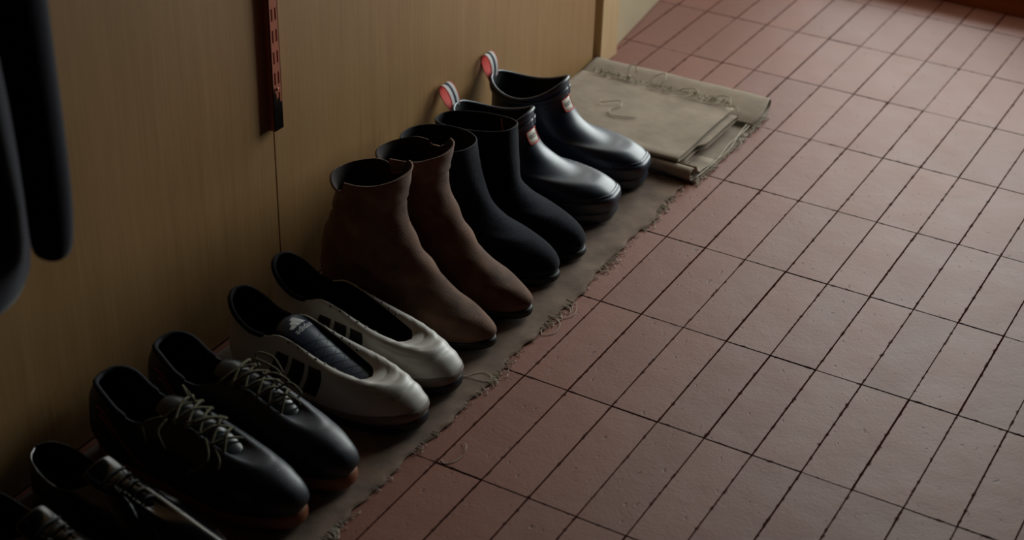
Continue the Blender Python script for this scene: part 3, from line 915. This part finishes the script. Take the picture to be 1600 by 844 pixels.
# ------------------------------------------------------------------ black football boots with olive laces
def black_boot(y, dx, label, bend, print_on, seed, loops):
    cx = 17.5
    t = thing('football_boot', label, 'football boot', (cx+dx, y, .3), 0, 'black laced football boots')
    k = dict(bend=bend)
    tab = [(3.9, 0, 10.9), (4.6, 1.9, 11.0), (6.6, 2.9, 10.6), (9.0, 3.1, 9.0), (11.6, 3.0, 8.6), (14.0, 2.6, 9.5), (16.2, 2.1, 10.4), (19.0, 1.7, 9.9), (21.8, 1.5, 8.6), (23.8, 1.2, 7.7), (24.8, 0, 7.5)]
    R = [ring(3.6, 1.6, 32.4, 1.3, 4.3, 1, .72, lift=.5, **k), ring(2.4, 3.4, 33.2, 3.0, 4.55, 1, .72, lift=.4, **k), ring(2.2, 5.6, 32.2, 5.2, 4.35, .95, .76, **k),
         ring(2.3, 8.0, 29.0, 6.9, 3.9, .7, .88, **k)]
    c = collar(tab); R.append(.45*R[3]+.55*c); R[4][:, 2] += .15; R.append(c)
    def disp(U, V, D):
        x, yy, z = D[..., 0]+cx, D[..., 1], D[..., 2]
        on = 1/(1+np.exp(-(x-25)/.5))/(1+np.exp(-(z-4)/.4))
        return -.05*on*np.abs(np.sin((x+.12*yy*yy)*1.15))**8
    Lf = Loft([shift(r, cx) for r in R], n=10, disp=disp)
    Lf.mesh('upper', M['sneaker'], t, solid=.22)
    lining_of(Lf, t, M['black_lining'], .3)
    so = sole_loft(3.2-cx, 32.9-cx, 4.4, 0.0, 1.8, .55, bend, e=.78, bulge=.12)
    so.mesh('sole', M['gum'], t, cap0=True, cap1=True)
    P = np.array([Lf.ev(u, 1., -.15) for u in np.linspace(.33, .67, 40)])
    mk('collar', *tube_geo(P, np.r_[.16, np.full(38, .36), .16], 8), M['navy_lining'], t)
    ton = Sheet([(25.2-cx, 7.0), (23-cx, 8.2), (20-cx, 9.6), (17-cx, 10.5), (14.9-cx, 11.0), (13.6-cx, 10.9)],
                [1.2, 1.5, 1.7, 1.9, 2.0, 1.9], [.2, .3, .5, .7, .8, .8], y0=0.)
    to = ton.mesh('tongue', M['satin'], t, th=.3); to['label'] = 'shiny grey tongue'
    # laces zigzag across the throat
    r = random.Random(seed); parts = []
    xs = np.linspace(15.6, 23.6, 6)
    def edge(x, s):
        w = np.interp(x, [q[0] for q in tab], [q[1] for q in tab]); z = np.interp(x, [q[0] for q in tab], [q[2] for q in tab])
        return np.array([x-cx, s*(w+.45), z+.12])
    prev = None
    la = []
    for i, x in enumerate(xs):
        for s in (1, -1):
            if i+1 < len(xs):
                a, b = edge(x, s), edge(xs[i+1], -s)
                m = (a+b)/2+np.array([r.uniform(-.2, .2), 0, .75+r.uniform(0, .35)])
                la.append(tube_geo(cr([a+[0, s*.1, -.15], a+[0, 0, .2], m, b+[0, 0, .2], b+[0, -s*.1, -.15]], 6), .17, 7))
    mk('laces', *merge(la), M['lace'], t)
    for P in loops:
        mk('lace_loop', *tube_geo(cr([(p[0]-cx, p[1], p[2]) for p in P], 8), .15, 7), M['lace'], t)
    for sgn in (1, -1):
        for x in xs:
            p = edge(x, sgn)+np.array([0, 0, -.12])
            C = np.array([p+[.2*math.cos(w), .12*math.sin(w), .16*math.sin(w)] for w in np.linspace(0, 2*math.pi, 10, endpoint=False)])
            mk('eyelet', *tube_geo(C, .05, 5, closed=True), M['black_sole'], t)
    # outlined angular print on the side
    for f in (0, 1):
        q = [(.40, .62), (.372, .60), (.335, .34), (.30, .12)] if not f else [(.388, .53), (.37, .50), (.35, .34)]
        o = mk('side_print', *tube_geo(Lf.line(q, .0, 10), .09, 6), M['orange'], t)
        o['label'] = 'thin orange angular outline on the side'
    return t
black_boot(-84.7, -.9, 'black football boot with olive laces in front of its pair, orange outline on its side', .5, True, 1,
           [[(18.5, -1.9, 10.6), (20.2, -2.3, 11.6), (21.8, -.6, 11.8), (21.9, 1.2, 10.6), (20.4, 1.5, 10.2)],
            [(15.5, -2.6, 10.7), (14.0, -4.2, 10.0), (15.2, -5.2, 8.4)], [(16.2, -2.6, 10.6), (16.4, -4.4, 10.0), (18.0, -5.2, 8.6)],
            [(17.0, 1.5, 11.0), (15.8, 1.0, 13.0), (16.8, .6, 12.2)], [(22.6, -2.0, 8.4), (23.8, -2.8, 8.0), (24.2, -3.6, 7.2)],
            [(21.2, -1.9, 9.4), (22.6, -3.2, 8.6), (22.6, -4.2, 7.6), (20.8, -5.2, 6.2)]])
black_boot(-75.2, 0., 'black football boot with olive laces beside the white football boot', -.5, False, 4,
           [[(18.0, 1.6, 10.8), (17.0, 2.6, 12.0), (18.6, 3.6, 11.4), (20.4, 3.2, 10.0)], [(17.0, 1.8, 11.2), (18.4, .8, 12.6), (20.6, 1.4, 11.8), (21.0, 2.6, 9.6)],
            [(19.4, -.6, 11.0), (21.2, .2, 12.0), (22.4, 1.4, 10.8), (21.8, 2.0, 9.4), (20.6, 1.2, 10.2)], [(21.6, .2, 9.8), (23.0, 1.0, 10.8), (23.8, 2.0, 9.2), (23.2, 2.6, 8.0)],
            [(22.0, -.8, 9.2), (23.2, -.2, 9.9), (24.4, .6, 9.0), (24.2, 1.2, 7.9)]])

# ------------------------------------------------------------------ black patent lace-up shoes
def patent_shoe(y, dx, label, bend):
    cx = 17.5
    t = thing('dress_shoe', label, 'shoe', (cx+dx, y, .3), 0, 'black patent lace-up shoes')
    k = dict(bend=bend)
    tab = [(4.0, 0, 8.6), (4.9, 1.8, 8.4), (7.0, 2.8, 7.7), (9.6, 3.0, 6.9), (12.2, 2.7, 7.4), (14.4, 2.0, 8.6), (16.2, 1.2, 9.0), (18.4, .8, 8.3), (20.6, .6, 7.4), (21.4, 0, 7.2)]
    R = [ring(4.2, 1.6, 32.6, .9, 4.4, 1, .9, lift=.4, **k), ring(3.4, 3.2, 33.2, 2.2, 4.6, 1, .9, lift=.3, **k), ring(3.3, 5.0, 31.8, 3.7, 4.3, .95, .9, **k),
         ring(3.5, 6.6, 28.0, 5.2, 3.8, .75, .92, **k)]
    c = collar(tab); R.append(.45*R[3]+.55*c); R[4][:, 2] += .1; R.append(c)
    Lf = Loft([shift(r, cx) for r in R], n=10)
    Lf.mesh('upper', M['patent'], t, solid=.2)
    lining_of(Lf, t, M['black_lining'], .27)
    so = sole_loft(4.0-cx, 33.4-cx, 4.7, 0.3, 1.3, .4, bend, e=.9, bulge=.06)
    so.mesh('sole', M['black_sole'], t, cap0=True, cap1=True)
    H = [ring(4.0-cx, 0, 11.5-cx, 0, 3.4, e=.7), ring(3.9-cx, .9, 11.7-cx, .9, 3.5, e=.7), ring(3.9-cx, 1.5, 11.8-cx, 1.5, 3.6, e=.7)]
    Loft(H, n=3).mesh('heel', M['heel'], t, cap0=True, cap1=True)
    ton = Sheet([(22.4-cx, 6.6), (20-cx, 7.6), (17.5-cx, 8.5), (15-cx, 9.3), (13.4-cx, 10.0)], [1.0, 1.4, 1.9, 2.3, 2.2], [.2, .3, .5, .6, .6])
    ton.mesh('tongue', M['patent'], t, th=.25)
    # facings (quarters) laid over the vamp, cap seam across the toe
    for sgn in (1, -1):
        f = lambda u: u if sgn > 0 else 1-u
        mk('facing_edge', *tube_geo(Lf.line([(f(.135), .98), (f(.125), .86), (f(.15), .66), (f(.20), .42), (f(.235), .12)], .05), .09, 6), M['patent'], t)
    mk('cap_seam', *tube_geo(np.array([Lf.ev(u, .47+.0*u, .02) for u in np.linspace(-.12, .12, 24)]), .10, 6), M['patent'], t)
    la = []
    for x in np.linspace(15.6, 20.4, 5):
        w = np.interp(x, [q[0] for q in tab], [q[1] for q in tab])+.5; z = np.interp(x, [q[0] for q in tab], [q[2] for q in tab])+.12
        la.append(tube_geo(cr([(x-cx, -w, z-.1), (x-cx+.1, 0, z+.5), (x-cx, w, z-.1)], 6), .16, 7))
    mk('laces', *merge(la), M['black_lace'], t)
    return t
patent_shoe(-97.0, 0., 'glossy black patent lace-up shoe next to the black football boots', .4)
patent_shoe(-107.2, 0., 'glossy black patent lace-up shoe in the lower left corner of the photo', -.4)

# ------------------------------------------------------------------ coat hanging at the left
def coat():
    t = thing('coat', 'dark navy wool coat hanging on the plywood wall at the left', 'coat', (13, -118, 35))
    def rnd(cx, cy, rx, ry, z, n=40, fold=.0, ph=0.):
        out = []
        for i in range(n):
            a = 2*math.pi*i/n
            f = 1+fold*math.sin(5*a+ph)
            c, s_ = math.cos(a), math.sin(a)
            out.append((cx+rx*f*np.sign(c)*abs(c)**.8, cy+ry*f*np.sign(s_)*abs(s_)**.8, z))
        return out
    def stack(name, rings, cap=True):
        n = len(rings[0]); V = [p for r in rings for p in r]; F = []
        for j in range(len(rings)-1):
            for i in range(n):
                k = (i+1) % n; F.append((j*n+i, j*n+k, (j+1)*n+k, (j+1)*n+i))
        F.append(tuple(range(n))[::-1]); F.append(tuple((len(rings)-1)*n+i for i in range(n)))
        return mk(name, V, F, M['coat'], t, sub=1)
    Z0 = 39
    B = [rnd(1, 1.2, 4.8, 10.4, 4.9, fold=.03, ph=.3), rnd(1, 1.2, 6.0, 12.2, 4.6, fold=.03, ph=.3), rnd(1, 1.3, 6.2, 12.8, 7, fold=.03, ph=.3), rnd(1, 1.5, 6.4, 13.0, 14, fold=.03, ph=.4), rnd(.5, 1.5, 6.2, 12.8, 22, fold=.03, ph=.6),
         rnd(0, 1.5, 6.0, 13, 40, fold=.03, ph=.8), rnd(-2, 1, 6.0, 15, 64, fold=.03), rnd(-3, 0, 6.0, 17, 80), rnd(-4.5, -1, 4.5, 14, 88), rnd(-5.5, -1, 3.0, 6, 93), rnd(-6.5, -1, 2.2, 4.5, 97)]
    stack('body', B)
    sl = []
    for (x, y, rx, ry, z) in ((7.8, 12.2, 1.2, 1.0, 8.6), (7.8, 12.2, 1.8, 1.6, 9.0), (7.8, 12.4, 2.0, 1.9, 10.6), (7.7, 12.8, 2.1, 2.0, 15), (7.5, 13.0, 2.1, 2.1, 21), (7.3, 13.0, 2.2, 2.2, 28),
                              (6.8, 12.9, 2.6, 2.6, 38), (5.0, 13.4, 3.6, 3.6, 54), (1.5, 13, 4.2, 4.4, 70), (-2.2, 12, 4.2, 4.6, 82), (-4.0, 10.0, 3.4, 4.2, 89)):
        sl.append(rnd(x, y, rx, ry, z, n=24))
    stack('sleeve', sl)
    sl2 = [[(p[0], 2.0-p[1], p[2]) for p in r][::-1] for r in sl]
    stack('sleeve', sl2)
    col = [rnd(-6.0, -1, 3.0, 5.2, 94, n=24), rnd(-6.4, -1, 3.3, 5.6, 97.5, n=24), rnd(-7.0, -1, 2.6, 4.8, 101, n=24)]
    stack('coat_collar', col)
    h = thing('coat_hook', 'steel hook carrying the dark coat, above the frame', 'hook', (0, -119, 134))
    mk('hook_arm', *tube_geo(cr([(0, 0, 3), (3, 0, 2), (5, 0, 0), (6.4, 0, 1.2), (6.6, 0, 3)], 6), .4, 8), M['steel'], h)
    mk('hook_plate', *boxes([(0, .4, -1.5, 1.5, -1, 6)]), M['steel'], h, smooth=False, bev=.1)
coat()
